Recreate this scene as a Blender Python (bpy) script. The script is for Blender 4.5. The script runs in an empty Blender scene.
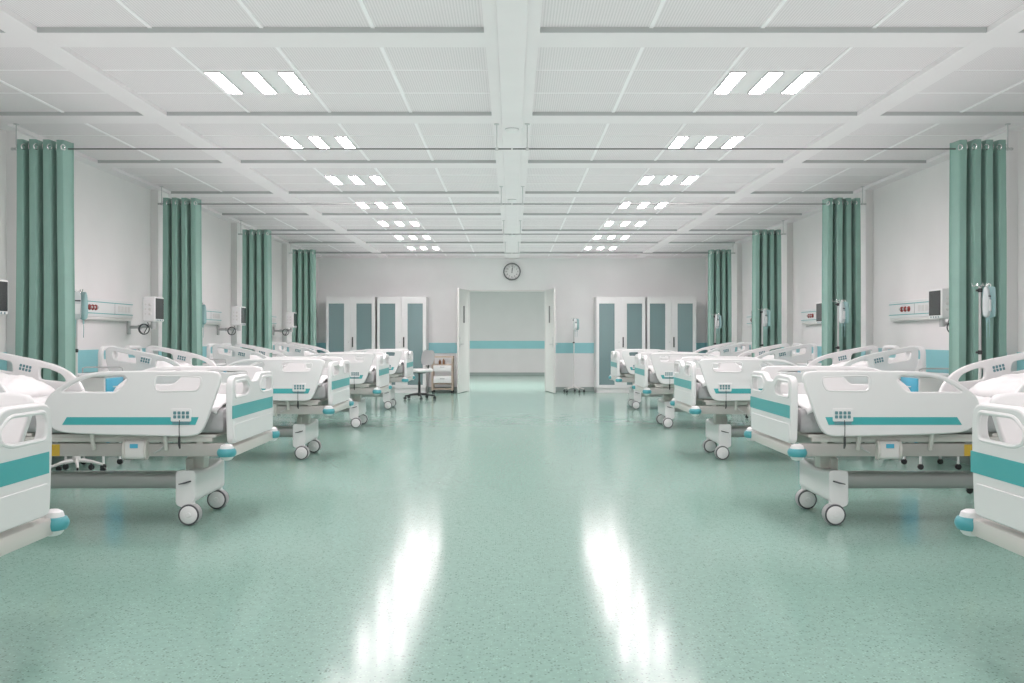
import bpy, bmesh, math, random
from mathutils import Vector, Matrix
random.seed(7)
C = bpy.context.scene.collection
PI = math.pi
def R(d): return math.radians(d)

# ------------------------------------------------------------------ materials
def principled(name, col, rough=.5, metal=0., spec=.5, **kw):
    m = bpy.data.materials.new(name); m.use_nodes = True
    b = m.node_tree.nodes['Principled BSDF']
    b.inputs['Base Color'].default_value = (*col, 1)
    b.inputs['Roughness'].default_value = rough
    b.inputs['Metallic'].default_value = metal
    b.inputs['Specular IOR Level'].default_value = spec
    for k, v in kw.items():
        b.inputs[k.replace('_', ' ')].default_value = v
    return m
def nodes(m):
    nt = m.node_tree
    return nt, nt.nodes['Principled BSDF'], lambda t, **k: _nn(nt, t, k)
def _nn(nt, t, k):
    n = nt.nodes.new(t)
    for a, v in k.items(): setattr(n, a, v)
    return n
def tint(m, scale, amt, detail=3, bump=0., bump_scale=None):
    """soft procedural variation of the base colour, and an optional bump"""
    nt, b, N = nodes(m)
    tc = N('ShaderNodeTexCoord'); no = N('ShaderNodeTexNoise')
    no.inputs['Scale'].default_value = scale; no.inputs['Detail'].default_value = detail
    nt.links.new(tc.outputs['Object'], no.inputs['Vector'])
    rp = N('ShaderNodeValToRGB')
    c = b.inputs['Base Color'].default_value[:3]
    rp.color_ramp.elements[0].position = .3; rp.color_ramp.elements[1].position = .7
    rp.color_ramp.elements[0].color = (*[x*(1-amt) for x in c], 1)
    rp.color_ramp.elements[1].color = (*[min(1, x*(1+amt)) for x in c], 1)
    nt.links.new(no.outputs['Fac'], rp.inputs['Fac'])
    nt.links.new(rp.outputs['Color'], b.inputs['Base Color'])
    if bump:
        n2 = N('ShaderNodeTexNoise'); n2.inputs['Scale'].default_value = bump_scale or scale
        n2.inputs['Detail'].default_value = 4
        nt.links.new(tc.outputs['Object'], n2.inputs['Vector'])
        bp = N('ShaderNodeBump'); bp.inputs['Strength'].default_value = bump; bp.inputs['Distance'].default_value = .02
        nt.links.new(n2.outputs['Fac'], bp.inputs['Height'])
        nt.links.new(bp.outputs['Normal'], b.inputs['Normal'])
    return m

M = {}
M['wall'] = tint(principled('wall_paint', (.86, .835, .83), .6), 2, .02)
M['back_wall'] = tint(principled('back_wall_paint', (.83, .84, .835), .6), 2, .02)
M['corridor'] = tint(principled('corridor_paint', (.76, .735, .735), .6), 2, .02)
M['beam'] = tint(principled('ceiling_beam_paint', (.85, .81, .82), .55), 3, .015)
M['riser_shade'] = principled('riser_shade_grey', (.44, .455, .45), .7)  # dark tone standing in for shade on the beam risers
M['seam'] = principled('ceiling_tee_paint', (.97, .95, .96), .5)
M['stripe_wall'] = tint(principled('wall_band_teal', (.26, .60, .64), .45), 3, .03)
M['base'] = principled('baseboard_paint', (.30, .36, .34), .5)
M['white'] = tint(principled('white_plastic', (.82, .82, .815), .32), 5, .01)
M['offwhite'] = tint(principled('offwhite_plastic', (.72, .71, .69), .35), 5, .01)
M['cream'] = tint(principled('cream_metal', (.64, .615, .575), .35), 5, .015)
M['greybeam'] = tint(principled('warm_grey_metal', (.45, .435, .41), .38), 5, .02)
M['grey'] = tint(principled('grey_plastic', (.40, .41, .41), .4), 5, .02)
M['silver'] = principled('brushed_silver', (.55, .55, .55), .35, .7)
M['silver2'] = principled('satin_grey_metal', (.50, .50, .49), .35, .3)
M['rod'] = principled('rail_grey_paint', (.10, .10, .10), .9, spec=.1)
M['chrome'] = principled('chrome', (.75, .75, .75), .12, 1.)
M['teal'] = tint(principled('teal_plastic', (.05, .40, .41), .35), 6, .02)
M['bumper'] = tint(principled('teal_blue_rubber', (.06, .33, .37), .35), 6, .02)
M['blue'] = tint(principled('blue_plastic', (.07, .42, .62), .35), 6, .02)
M['black'] = principled('black_plastic', (.018, .019, .02), .4)
M['dark'] = principled('dark_rubber', (.06, .065, .07), .5)
M['screen'] = principled('dark_screen', (.02, .023, .025), .12)
M['key'] = principled('keypad_grey_blue', (.10, .24, .27), .4)
M['yellow'] = principled('yellow_sticker', (.62, .38, .03), .5)
M['red'] = principled('red_outlet', (.26, .03, .025), .4)
M['sheet'] = tint(principled('grey_sheet_cotton', (.40, .40, .405), .85), 9, .12, bump=.5, bump_scale=11)
M['linen'] = tint(principled('white_linen', (.86, .86, .855), .85), 6, .015, bump=.35, bump_scale=9)
M['beige'] = tint(principled('beige_wood', (.52, .42, .33), .5), 8, .06)
M['brown'] = principled('brown_glass', (.20, .09, .04), .25)
M['clockrim'] = principled('dark_grey_rim', (.11, .12, .125), .4)
M['carton'] = tint(principled('beige_carton', (.50, .42, .33), .7), 8, .08)
M['cabin'] = principled('cabinet_interior', (.52, .62, .63), .6)
M['clearbag'] = principled('clear_white_bag', (.80, .86, .86), .2, Transmission_Weight=.15, Alpha=.9)
M['bag'] = principled('clear_bag_plastic', (.42, .68, .69), .2, Transmission_Weight=.2, Alpha=.82)

# curtain cloth
m = M['curtain'] = principled('green_curtain_cloth', (.225, .39, .33), .85, spec=.2, Sheen_Weight=.25)
tint(m, 5, .05, bump=.05, bump_scale=160)

# vinyl floor: teal green with dark and light flecks, polished
def floor_mat(name, base, rough):
    m = principled(name, base, rough, spec=.14)
    nt, b, N = nodes(m)
    L = nt.links.new
    tc = N('ShaderNodeTexCoord')
    cur = None
    n1 = N('ShaderNodeTexNoise'); n1.inputs['Scale'].default_value = 28; n1.inputs['Detail'].default_value = 6
    n1.inputs['Roughness'].default_value = .75
    L(tc.outputs['Object'], n1.inputs['Vector'])
    rp = N('ShaderNodeValToRGB')
    rp.color_ramp.elements[0].position = .34; rp.color_ramp.elements[1].position = .66
    rp.color_ramp.elements[0].color = (*[x*.91 for x in base], 1)
    rp.color_ramp.elements[1].color = (*[min(1, x*1.08) for x in base], 1)
    L(n1.outputs['Fac'], rp.inputs['Fac'])
    cur = rp.outputs['Color']
    for sc, thr, keep, colf in ((75, .30, .70, .50), (42, .24, .80, .62), (90, .30, .78, 1.35)):
        v = N('ShaderNodeTexVoronoi'); v.inputs['Scale'].default_value = sc
        L(tc.outputs['Object'], v.inputs['Vector'])
        lt = N('ShaderNodeMath', operation='LESS_THAN'); lt.inputs[1].default_value = thr
        L(v.outputs['Distance'], lt.inputs[0])
        sp = N('ShaderNodeSeparateColor'); L(v.outputs['Color'], sp.inputs['Color'])
        gt = N('ShaderNodeMath', operation='GREATER_THAN'); gt.inputs[1].default_value = keep
        L(sp.outputs[0], gt.inputs[0])
        mu = N('ShaderNodeMath', operation='MULTIPLY'); L(lt.outputs[0], mu.inputs[0]); L(gt.outputs[0], mu.inputs[1])
        mx = N('ShaderNodeMix', data_type='RGBA')
        L(mu.outputs[0], mx.inputs['Factor']); L(cur, mx.inputs['A'])
        mx.inputs['B'].default_value = (*[min(1, x*colf) for x in base], 1)
        cur = mx.outputs['Result']
    L(cur, b.inputs['Base Color'])
    n2 = N('ShaderNodeTexNoise'); n2.inputs['Scale'].default_value = 3
    L(tc.outputs['Object'], n2.inputs['Vector'])
    mr = N('ShaderNodeMapRange'); mr.inputs['To Min'].default_value = rough*.85; mr.inputs['To Max'].default_value = rough*1.15
    L(n2.outputs['Fac'], mr.inputs['Value']); L(mr.outputs['Result'], b.inputs['Roughness'])
    return m
M['floor'] = floor_mat('green_vinyl_floor', (.235, .402, .337), .145)

# perforated ceiling tile
def tile_mat():
    base = (.83, .78, .795)
    m = principled('perforated_ceiling_tile', base, .6)
    nt, b, N = nodes(m); L = nt.links.new
    tc = N('ShaderNodeTexCoord'); sx = N('ShaderNodeSeparateXYZ'); L(tc.outputs['Object'], sx.inputs[0])
    ds = []
    for ax in ('X', 'Y'):
        a = N('ShaderNodeMath', operation='MULTIPLY'); a.inputs[1].default_value = 1/.017; L(sx.outputs[ax], a.inputs[0])
        f = N('ShaderNodeMath', operation='FRACT'); L(a.outputs[0], f.inputs[0])
        s = N('ShaderNodeMath', operation='SUBTRACT'); s.inputs[1].default_value = .5; L(f.outputs[0], s.inputs[0])
        p = N('ShaderNodeMath', operation='MULTIPLY'); L(s.outputs[0], p.inputs[0]); L(s.outputs[0], p.inputs[1])
        ds.append(p)
    ad = N('ShaderNodeMath', operation='ADD'); L(ds[0].outputs[0], ad.inputs[0]); L(ds[1].outputs[0], ad.inputs[1])
    lt = N('ShaderNodeMath', operation='LESS_THAN'); lt.inputs[1].default_value = .30**2; L(ad.outputs[0], lt.inputs[0])
    mx = N('ShaderNodeMix', data_type='RGBA'); L(lt.outputs[0], mx.inputs['Factor'])
    mx.inputs['A'].default_value = (*base, 1); mx.inputs['B'].default_value = (.63, .595, .605, 1)
    L(mx.outputs['Result'], b.inputs['Base Color'])
    return m
M['tile'] = tile_mat()

def emis(name, col, s):
    m = bpy.data.materials.new(name); m.use_nodes = True; nt = m.node_tree
    nt.nodes.clear()
    e = nt.nodes.new('ShaderNodeEmission'); o = nt.nodes.new('ShaderNodeOutputMaterial')
    e.inputs[0].default_value = (*col, 1); e.inputs[1].default_value = s
    nt.links.new(e.outputs[0], o.inputs[0]); return m
LAMP = 66.
M['lamp'] = emis('lamp_tube_glow', (1, .875, .905), LAMP)

# cabinet glass: tinted, half see-through, glossy
def glass_mat():
    m = bpy.data.materials.new('tinted_cabinet_glass'); m.use_nodes = True; nt = m.node_tree; nt.nodes.clear()
    o = nt.nodes.new('ShaderNodeOutputMaterial'); t = nt.nodes.new('ShaderNodeBsdfTransparent')
    t.inputs[0].default_value = (.80, .92, .93, 1)
    g = nt.nodes.new('ShaderNodeBsdfGlossy'); g.inputs[0].default_value = (.8, .95, .95, 1); g.inputs['Roughness'].default_value = .06
    mx = nt.nodes.new('ShaderNodeMixShader'); f = nt.nodes.new('ShaderNodeFresnel'); f.inputs[0].default_value = 1.6
    nt.links.new(f.outputs[0], mx.inputs[0])
    df = nt.nodes.new('ShaderNodeBsdfDiffuse'); df.inputs[0].default_value = (.46, .64, .66, 1)
    m2 = nt.nodes.new('ShaderNodeMixShader'); m2.inputs[0].default_value = .36
    nt.links.new(t.outputs[0], m2.inputs[1]); nt.links.new(df.outputs[0], m2.inputs[2]); nt.links.new(m2.outputs[0], mx.inputs[1]); nt.links.new(g.outputs[0], mx.inputs[2])
    nt.links.new(mx.outputs[0], o.inputs[0]); return m
M['glass'] = glass_mat()

# ------------------------------------------------------------------ mesh helpers
class MB:
    def __init__(s): s.bm = bmesh.new()
    def _add(s, verts, faces):
        vs = [s.bm.verts.new(v) for v in verts]
        for f in faces:
            try: s.bm.faces.new([vs[i] for i in f])
            except ValueError: pass
        return vs
    def box(s, lo, hi, bev=0., seg=2):
        (x0, y0, z0), (x1, y1, z1) = lo, hi
        vs = s._add([(x0,y0,z0),(x1,y0,z0),(x1,y1,z0),(x0,y1,z0),(x0,y0,z1),(x1,y0,z1),(x1,y1,z1),(x0,y1,z1)],
                    [(0,3,2,1),(4,5,6,7),(0,1,5,4),(1,2,6,5),(2,3,7,6),(3,0,4,7)])
        if bev:
            es = list({e for v in vs for e in v.link_edges})
            bmesh.ops.bevel(s.bm, geom=es, offset=bev, segments=seg, profile=.5, affect='EDGES')
        return s
    def tube(s, pts, r, n=10, cap=True, closed=False):
        pts = [Vector(p) for p in pts]
        rs = r if isinstance(r, (list, tuple)) else [r]*len(pts)
        rings = []; up = Vector((0, 0, 1)); prev = None
        for i, p in enumerate(pts):
            if closed: d = pts[(i+1) % len(pts)] - pts[i-1]
            else: d = pts[min(i+1, len(pts)-1)] - pts[max(i-1, 0)]
            d.normalize()
            if prev is None:
                a = d.cross(up)
                if a.length < 1e-3: a = d.cross(Vector((1, 0, 0)))
            else: a = prev - d*prev.dot(d)
            a.normalize(); prev = a; b = d.cross(a)
            rings.append([s.bm.verts.new(p + (a*math.cos(2*PI*k/n) + b*math.sin(2*PI*k/n))*rs[i]) for k in range(n)])
        m = len(rings)
        for i in range(m if closed else m-1):
            A, B = rings[i], rings[(i+1) % m]
            for k in range(n): s.bm.faces.new((A[k], A[(k+1) % n], B[(k+1) % n], B[k]))
        if cap and not closed:
            s.bm.faces.new(rings[0][::-1]); s.bm.faces.new(rings[-1])
        return s
    def lathe(s, prof, c=(0, 0, 0), axis='z', n=24, sc=(1, 1)):
        """prof: list of (radius, height); revolves about axis through c"""
        rings = []
        for r, h in prof:
            ring = []
            for k in range(n):
                a = 2*PI*k/n; u, v = r*math.cos(a)*sc[0], r*math.sin(a)*sc[1]
                p = {'z': (u, v, h), 'y': (u, h, v), 'x': (h, u, v)}[axis]
                ring.append(s.bm.verts.new((c[0]+p[0], c[1]+p[1], c[2]+p[2])))
            rings.append(ring)
        for A, B in zip(rings, rings[1:]):
            for k in range(n): s.bm.faces.new((A[k], A[(k+1) % n], B[(k+1) % n], B[k]))
        s.bm.faces.new(rings[0][::-1]); s.bm.faces.new(rings[-1])
        return s
    def ellipsoid(s, c, rx, ry, rz, n=18, m=10):
        prof = []
        for i in range(m+1):
            t = -PI/2 + PI*i/m
            prof.append((max(math.cos(t), 1e-3), math.sin(t)))
        k0 = len(s.bm.verts); s.lathe(prof, n=n)
        s.bm.verts.ensure_lookup_table()
        for v in s.bm.verts[k0:]: v.co = Vector((c[0]+v.co.x*rx, c[1]+v.co.y*ry, c[2]+v.co.z*rz))
        return s
    def loft(s, secs, closed_ring=True, cap=True):
        rings = [[s.bm.verts.new(p) for p in sec] for sec in secs]
        n = len(rings[0])
        for A, B in zip(rings, rings[1:]):
            for k in range(n if closed_ring else n-1):
                s.bm.faces.new((A[k], A[(k+1) % n], B[(k+1) % n], B[k]))
        if cap and closed_ring: s.bm.faces.new(rings[0][::-1]); s.bm.faces.new(rings[-1])
        return s
    def poly(s, pts2, fn, t):
        """prism: 2-D polygon mapped by fn(u, v, w), w from 0 to t"""
        n = len(pts2)
        return s._add_prism([fn(u, v, 0) for u, v in pts2], [fn(u, v, t) for u, v in pts2])
    def _add_prism(s, A, B):
        n = len(A)
        s._add(A+B, [tuple(range(n))[::-1], tuple(range(n, 2*n))] + [(k, (k+1) % n, n+(k+1) % n, n+k) for k in range(n)])
        return s
    def mesh(s, me, mat4=None):
        k0 = len(s.bm.verts); s.bm.from_mesh(me); s.bm.verts.ensure_lookup_table()
        if mat4 is not None:
            for v in s.bm.verts[k0:]: v.co = mat4 @ v.co
        return s
    def xform(s, mat4):
        for v in s.bm.verts: v.co = mat4 @ v.co
        return s
    def build(s, name, mat, parent=None, smooth=True, angle=35):
        bmesh.ops.recalc_face_normals(s.bm, faces=s.bm.faces)
        me = bpy.data.meshes.new(name)
        if smooth:
            for f in s.bm.faces: f.smooth = True
            for e in s.bm.edges:
                if len(e.link_faces) == 2 and e.calc_face_angle(0) > R(angle): e.smooth = False
        s.bm.to_mesh(me); s.bm.free(); me.materials.append(mat)
        o = bpy.data.objects.new(name, me); C.objects.link(o)
        if parent: o.parent = parent
        return o

def chaikin(p, it=3, closed=True):
    for _ in range(it):
        q = []
        n = len(p)
        for i in range(n if closed else n-1):
            a, b = p[i], p[(i+1) % n]
            q += [(a[0]*.75+b[0]*.25, a[1]*.75+b[1]*.25), (a[0]*.25+b[0]*.75, a[1]*.25+b[1]*.75)]
        if not closed: q = [p[0]] + q + [p[-1]]
        p = q
    return p
def fillet(p, r, n=5):
    """round every corner of a closed polygon with radius about r (r may be a list)"""
    out = []; N = len(p)
    for i in range(N):
        a, b, c = Vector(p[i-1]), Vector(p[i]), Vector(p[(i+1) % N])
        rr = r[i] if isinstance(r, (list, tuple)) else r
        d1, d2 = a-b, c-b
        t = min(rr, d1.length*.48, d2.length*.48)
        s0, s1 = b+d1.normalized()*t, b+d2.normalized()*t
        for k in range(n+1):
            u = k/n
            out.append(tuple(s0*(1-u)**2 + b*2*u*(1-u) + s1*u*u))
    return out
def rrect(x0, y0, x1, y1, r, n=5): return fillet([(x0, y0), (x1, y0), (x1, y1), (x0, y1)], r, n)

def plate(loops, half, bev=.006, seg=3):
    """mesh of a flat plate with holes: filled 2-D outline(s), half-thickness `half`, rounded edges; plate normal = z"""
    cu = bpy.data.curves.new('tmp', 'CURVE'); cu.dimensions = '2D'; cu.fill_mode = 'BOTH'
    cu.extrude = half-bev; cu.bevel_depth = bev; cu.bevel_resolution = seg; cu.offset = -bev
    for lp in loops:
        sp = cu.splines.new('POLY'); sp.points.add(len(lp)-1)
        for i, (x, y) in enumerate(lp): sp.points[i].co = (x, y, 0, 1)
        sp.use_cyclic_u = True
    o = bpy.data.objects.new('tmp', cu); C.objects.link(o)
    dg = bpy.context.evaluated_depsgraph_get()
    me = bpy.data.meshes.new_from_object(o.evaluated_get(dg))
    bpy.data.objects.remove(o); bpy.data.curves.remove(cu)
    return me
XZ = Matrix(((1,0,0,0),(0,0,-1,0),(0,1,0,0),(0,0,0,1)))      # plate (x,y) -> (x, -z.., ) : x=x, z=y
YZ = Matrix(((0,0,1,0),(1,0,0,0),(0,1,0,0),(0,0,0,1)))       # plate (x,y) -> y=x, z=y

def tag(o, label=None, cat=None, group=None, kind=None):
    if label: o['label'] = label
    if cat: o['category'] = cat
    if group: o['group'] = group
    if kind: o['kind'] = kind
    return o
def thing(name, label, cat, loc=(0,0,0), rz=0., group=None):
    o = bpy.data.objects.new(name, None); C.objects.link(o); o.empty_display_size = .1
    o.location = loc; o.rotation_euler = (0, 0, rz)
    return tag(o, label, cat, group)
def struct(name, mb, mat, parent=None, label=None, cat=None):
    o = mb.build(name, mat, parent, angle=30)
    if not parent: o['kind'] = 'structure'
    return tag(o, label, cat)
def dup(o, parent=None):
    c = o.copy(); C.objects.link(c)
    if parent: c.parent = parent
    for ch in list(o.children): dup(ch, c)
    return c
def put(proto, used, loc, rz, label, group):
    o = dup(proto) if used[0] else proto
    used[0] = True
    o.location = loc; o.rotation_euler = (0, 0, rz); tag(o, label, None, group)
    return o
ORD = ['first', 'second', 'third', 'fourth', 'fifth']

# ------------------------------------------------------------------ room
WL, YB, YF = 4.30, 21.1, -5.0          # half width, back wall, wall behind the camera
ZB, ZT = 2.95, 2.98                     # beam underside, tile plane
CY1 = 30.0                              # far wall of the corridor beyond the door
BED_Y = [3.06, 6.35, 9.58, 12.81, 16.04]
CUR_Y = [7.80, 11.03, 14.26, 17.49]

struct('floor', MB().box((-WL-2, YF-.2, -.12), (WL+2, CY1+.3, 0)), M['floor'])
struct('ceiling', MB().box((-WL-.1, YF-.2, ZT), (WL+.1, YB+.1, ZT+.12)), M['tile'])
DX0, DX1, DZ = -.977, .76, 2.245
mb = MB().box((-WL-.2, YB, 0), (DX0, YB+.14, ZT)).box((DX1, YB, 0), (WL+.2, YB+.14, ZT)).box((DX0, YB, DZ), (DX1, YB+.14, ZT))
struct('wall_back', mb, M['back_wall'])
struct('wall_front', MB().box((-WL-.2, YF-.2, 0), (WL+.2, YF, ZT)), M['wall'])
PIL = [y+.28 for y in [CUR_Y[0]-3.23] + CUR_Y]
for s, nm in ((-1, 'left'), (1, 'right')):
    mb = MB().box((min(s*WL, s*(WL+.2)), YF-.2, 0), (max(s*WL, s*(WL+.2)), YB+.1, ZT))
    for y in PIL:
        mb.box((min(s*(WL-.09), s*(WL+.02)), y, 0), (max(s*(WL-.09), s*(WL+.02)), y+.34, ZB-.001))
    struct('wall_'+nm, mb, M['wall'])
    ys = [YF] + [v for y in PIL for v in (y, y+.34)] + [YB]
    tb = MB(); bb = MB()
    for i in range(len(ys)-1):
        off = .09 if i % 2 else 0
        for b, z0, z1, t in ((tb, .84, 1.07, .006), (bb, 0, .10, .012)):
            xa, xb = s*(WL-off), s*(WL-off-t)
            b.box((min(xa, xb), ys[i], z0), (max(xa, xb), ys[i+1], z1))
    struct('trim_1' if s < 0 else 'trim_2', tb, M['stripe_wall'])
    struct('baseboard_'+nm, bb, M['base'])
mb = MB(); bb = MB()
for x0, x1 in ((-WL, DX0-.03), (DX1+.03, WL)):
    mb.box((x0, YB-.006, .84), (x1, YB, 1.07)); bb.box((x0, YB-.012, 0), (x1, YB, .09))
struct('trim_3', mb, M['stripe_wall']); struct('baseboard_back', bb, M['base'])
# door casing
mb = MB()
for x in (DX0, DX1-.03): mb.box((x, YB-.02, 0), (x+.03, YB+.16, DZ))
mb.box((DX0, YB-.02, DZ-.03), (DX1, YB+.16, DZ))
struct('trim_4', mb, M['offwhite'])

# corridor beyond the doorway
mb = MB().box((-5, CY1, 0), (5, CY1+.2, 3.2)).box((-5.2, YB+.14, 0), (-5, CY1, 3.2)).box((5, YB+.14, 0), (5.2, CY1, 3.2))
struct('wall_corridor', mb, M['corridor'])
struct('ceiling_corridor', MB().box((-5.2, YB+.14, 3.0), (5.2, CY1, 3.1)), M['beam'])
struct('trim_5', MB().box((-5, CY1-.006, .83), (5, CY1, 1.08)), M['stripe_wall'])
struct('baseboard_corridor', MB().box((-5, CY1-.02, 0), (5, CY1, .08)), M['base'])

# ceiling grid
BEAMS = [5.47 + 2.05*n for n in range(-5, 8)]
mb = MB()
for y in BEAMS:
    mb.box((-WL, y, ZB), (WL, y+.27, ZT+.01))
for x0, x1 in ((-2.91, -2.73), (2.73, 2.91), (-.16, .16), (-WL, -4.17), (4.17, WL)):
    mb.box((x0, YF, ZB-.0005), (x1, YB, ZT+.01))
mb.box((-WL, 20.9, ZB-.001), (WL, YB, ZT+.01))
struct('trim_6', mb, M['beam'])
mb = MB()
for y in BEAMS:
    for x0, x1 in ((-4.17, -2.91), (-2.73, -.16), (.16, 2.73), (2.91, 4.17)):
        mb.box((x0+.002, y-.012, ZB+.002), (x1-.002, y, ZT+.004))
struct('riser_shade_strips', mb, M['riser_shade'])  # thin dark strips paint the shade on the camera-facing beam sides
struct('trim_7', MB().box((-.085, YF, ZB-.016), (.085, YB, ZB), .004, 1), M['beam'])
mb = MB()
for x in (-3.55, -2.08, -1.44, -.80, .80, 1.44, 2.08, 3.55):
    mb.box((x-.011, YF, ZT-.006), (x+.011, YB, ZT+.004))
for y in BEAMS:
    for k in (1, 2):
        yy = y+.27 + k*(2.05-.27)/3
        mb.box((-WL, yy-.005, ZT-.003), (WL, yy+.005, ZT+.004))
struct('trim_8', mb, M['seam'])

# ceiling lights
def make_light():
    t = thing('ceiling_light', '', 'ceiling light')
    mb = MB().box((-.309, -.288, -.012), (.309, .288, .0))
    mb.build('panel', M['white'], t)
    for x in (-.245, .005, .245):
        mb = MB()
        for lo, hi in (((x-.056, -.278), (x-.048, .278)), ((x+.048, -.278), (x+.056, .278)), ((x-.048, -.278), (x+.048, -.270)), ((x-.048, .270), (x+.048, .278))):
            mb.box((*lo, -.022), (*hi, -.012))
        f = mb.build('lamp_frame', M['silver'], t)
        MB().box((x-.047, -.269, -.016), (x+.047, .269, -.0125)).build('diffuser', M['lamp'], f)
    return t
lp, used = make_light(), [False]
for i in range(7):
    y = 6.635 + 2.05*i
    for s, side in ((-1, 'left'), (1, 'right')):
        nth = (['nearest', 'second', 'third', 'fourth', 'fifth', 'sixth', 'farthest'])[i]
        put(lp, used, (s*1.76, y-.01, ZT+.008), 0,
            f'ceiling light with three glowing bars, {nth} from the camera in the {side} row',
            f'ceiling lights in the {side} row')
# the same rows go on over and behind the camera: real lamps there
for i in range(1, 6):
    y = 6.635 - 2.05*i
    for s in (-1, 1):
        l = bpy.data.lights.new('ceiling_lamp', 'AREA'); l.shape = 'RECTANGLE'; l.size = .60; l.size_y = .54
        l.energy = LAMP*PI*.155*.6; l.color = (1, .875, .905)
        o = bpy.data.objects.new('ceiling_lamp', l); C.objects.link(o); o.location = (s*1.76, y, ZT-.03)
for x in (-2.5, 0, 2.5):
    l = bpy.data.lights.new('corridor_lamp', 'AREA'); l.shape = 'RECTANGLE'; l.size = 1.6; l.size_y = 3.4
    l.energy = 125; l.color = (1, .90, .93)
    o = bpy.data.objects.new('corridor_lamp', l); C.objects.link(o); o.location = (x, 23.4, 2.98)

# added fill lamp behind the camera; the wall there has no window
l = bpy.data.lights.new('added_front_fill', 'AREA'); l.shape = 'RECTANGLE'; l.size = 7.6; l.size_y = 2.3
l.energy = 60; l.color = (1, .95, .97)
o = bpy.data.objects.new('added_front_fill', l); C.objects.link(o); o.location = (0, YF+.1, 1.6); o.rotation_euler = (PI/2, 0, 0)

# added upward lamps without fixtures, unseen from below, to brighten the ceiling
for s in (-1, 1):
    l = bpy.data.lights.new('added_ceiling_fill', 'AREA'); l.shape = 'RECTANGLE'; l.size = 3.3; l.size_y = 25.
    l.energy = 85; l.color = (1, .90, .93)
    o = bpy.data.objects.new('added_ceiling_fill', l); C.objects.link(o); o.location = (s*1.68, 8.3, 2.42); o.rotation_euler = (PI, 0, 0)

# smoke detectors on the middle beam
for i, y in enumerate((7.92, 12.0, 16.1)):
    t = MB().lathe([(.055, 0), (.055, -.012), (.045, -.026), (.02, -.03), (.001, -.03)], n=24).build('smoke_detector', M['white'])
    t.location = (0, y, ZB-.016)
    MB().lathe([(.058, 0), (.058, -.005), (.05, -.006)], n=24).build('rim', M['grey'], t)
    tag(t, ['round white smoke detector on the middle ceiling beam, nearest the camera', 'round white smoke detector on the middle ceiling beam, between the other two',
            'round white smoke detector on the middle ceiling beam, nearest the clock wall'][i], 'smoke detector', 'smoke detectors on the middle beam')

# ------------------------------------------------------------------ double door, clock
def door_leaf(name, hx, tipx, s, label):
    L = .955; t = thing(name, label, 'door', (hx, YB+.01, 0)); t['kind'] = 'structure'
    d = Vector((tipx-hx, -.94, 0)); t.rotation_euler.z = math.atan2(d.y, d.x)
    hole = rrect(.46, 1.52, .535, 1.86, .01, 2)
    MB().mesh(plate([rrect(0, .012, L, 2.235, .008, 2), hole], .021, .003, 1), XZ).build('door_panel', M['offwhite'], t)
    MB().box((.47, -.004, 1.53), (.525, .004, 1.85)).build('vision_pane', M['grey'], t)
    fr = MB()
    for sy in (-1, 1):
        fr.mesh(plate([rrect(.447, 1.507, .548, 1.873, .012, 3), rrect(.462, 1.522, .533, 1.858, .008, 2)], .004, .001, 1), Matrix.Translation((0, sy*.024, 0)) @ XZ)
    fr.build('vision_frame', M['dark'], t)
    for sy in (-1, 1):
        h = MB().box((.86, min(sy*.021, sy*.028), .98), (.90, max(sy*.021, sy*.028), 1.20), .003)
        h.tube([(.88, sy*.03, 1.05), (.88, sy*.07, 1.05), (.77, sy*.075, 1.05)], .010)
        h.build('handle', M['silver'], t)
    hg = MB()
    for z in (.25, 1.1, 2.0): hg.tube([(0, 0, z), (0, 0, z+.1)], .026)
    hg.build('hinge', M['silver'], t)
    return t
door_leaf('door_1', DX0+.0, -1.145, -1, 'white door leaf standing open on the trolley side of the doorway')
door_leaf('door_2', DX1-.0, .905, 1, 'white door leaf standing open beside the lone drip stand')

ck = thing('wall_clock', 'round white wall clock with dark rim above the open doorway', 'clock', (0, YB-.001, 1.2+65.3*21.1/950))
MB().lathe([(.193, 0), (.193, -.05), (.185, -.058), (.172, -.058), (.168, -.035), (.168, -.012), (.1, -.012), (.001, -.012)], axis='y', n=48).build('rim', M['clockrim'], ck)
fc = MB().lathe([(.17, -.010), (.17, -.014), (.001, -.014)], axis='y', n=48).build('dial', M['white'], ck)
mb = MB()
for k in range(60):
    a = 2*PI*k/60; r0 = .150 if k % 5 else .143; w = .0011 if k % 5 else .003
    c, s_ = math.cos(a), math.sin(a)
    pts = [(u*c - v*s_, u*s_ + v*c) for u, v in ((r0, -w), (.160, -w), (.160, w), (r0, w))]
    mb._add_prism([(p[0], -.0145, p[1]) for p in pts], [(p[0], -.016, p[1]) for p in pts])
mb.build('minute_marks', M['black'], fc)
mb = MB()
for k in range(1, 13):
    cu = bpy.data.curves.new('num', 'FONT'); cu.body = str(k); cu.size = .046; cu.extrude = .001; cu.align_x = 'CENTER'; cu.align_y = 'CENTER'
    o = bpy.data.objects.new('num', cu); C.objects.link(o)
    me = bpy.data.meshes.new_from_object(o.evaluated_get(bpy.context.evaluated_depsgraph_get()))
    bpy.data.objects.remove(o); bpy.data.curves.remove(cu)
    a = PI/2 - 2*PI*k/12
    mb.mesh(me, Matrix.Translation((.118*math.cos(a), -.016, .118*math.sin(a))) @ XZ)
mb.build('numerals', M['black'], fc)
def hand(name, ang, l, w, y):
    a = R(ang); c, s_ = math.sin(a), math.cos(a)
    pts = [(u*c + v*s_, u*s_ - v*c) for u, v in ((-.03, -w), (l, -w*.5), (l, w*.5), (-.03, w))]
    m = MB(); m._add_prism([(p[0], y, p[1]) for p in pts], [(p[0], y-.002, p[1]) for p in pts]); m.build(name, M['black'], ck)
hand('hour_hand', 1, .085, .008, -.019); hand('minute_hand', 10, .13, .006, -.023)

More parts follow.
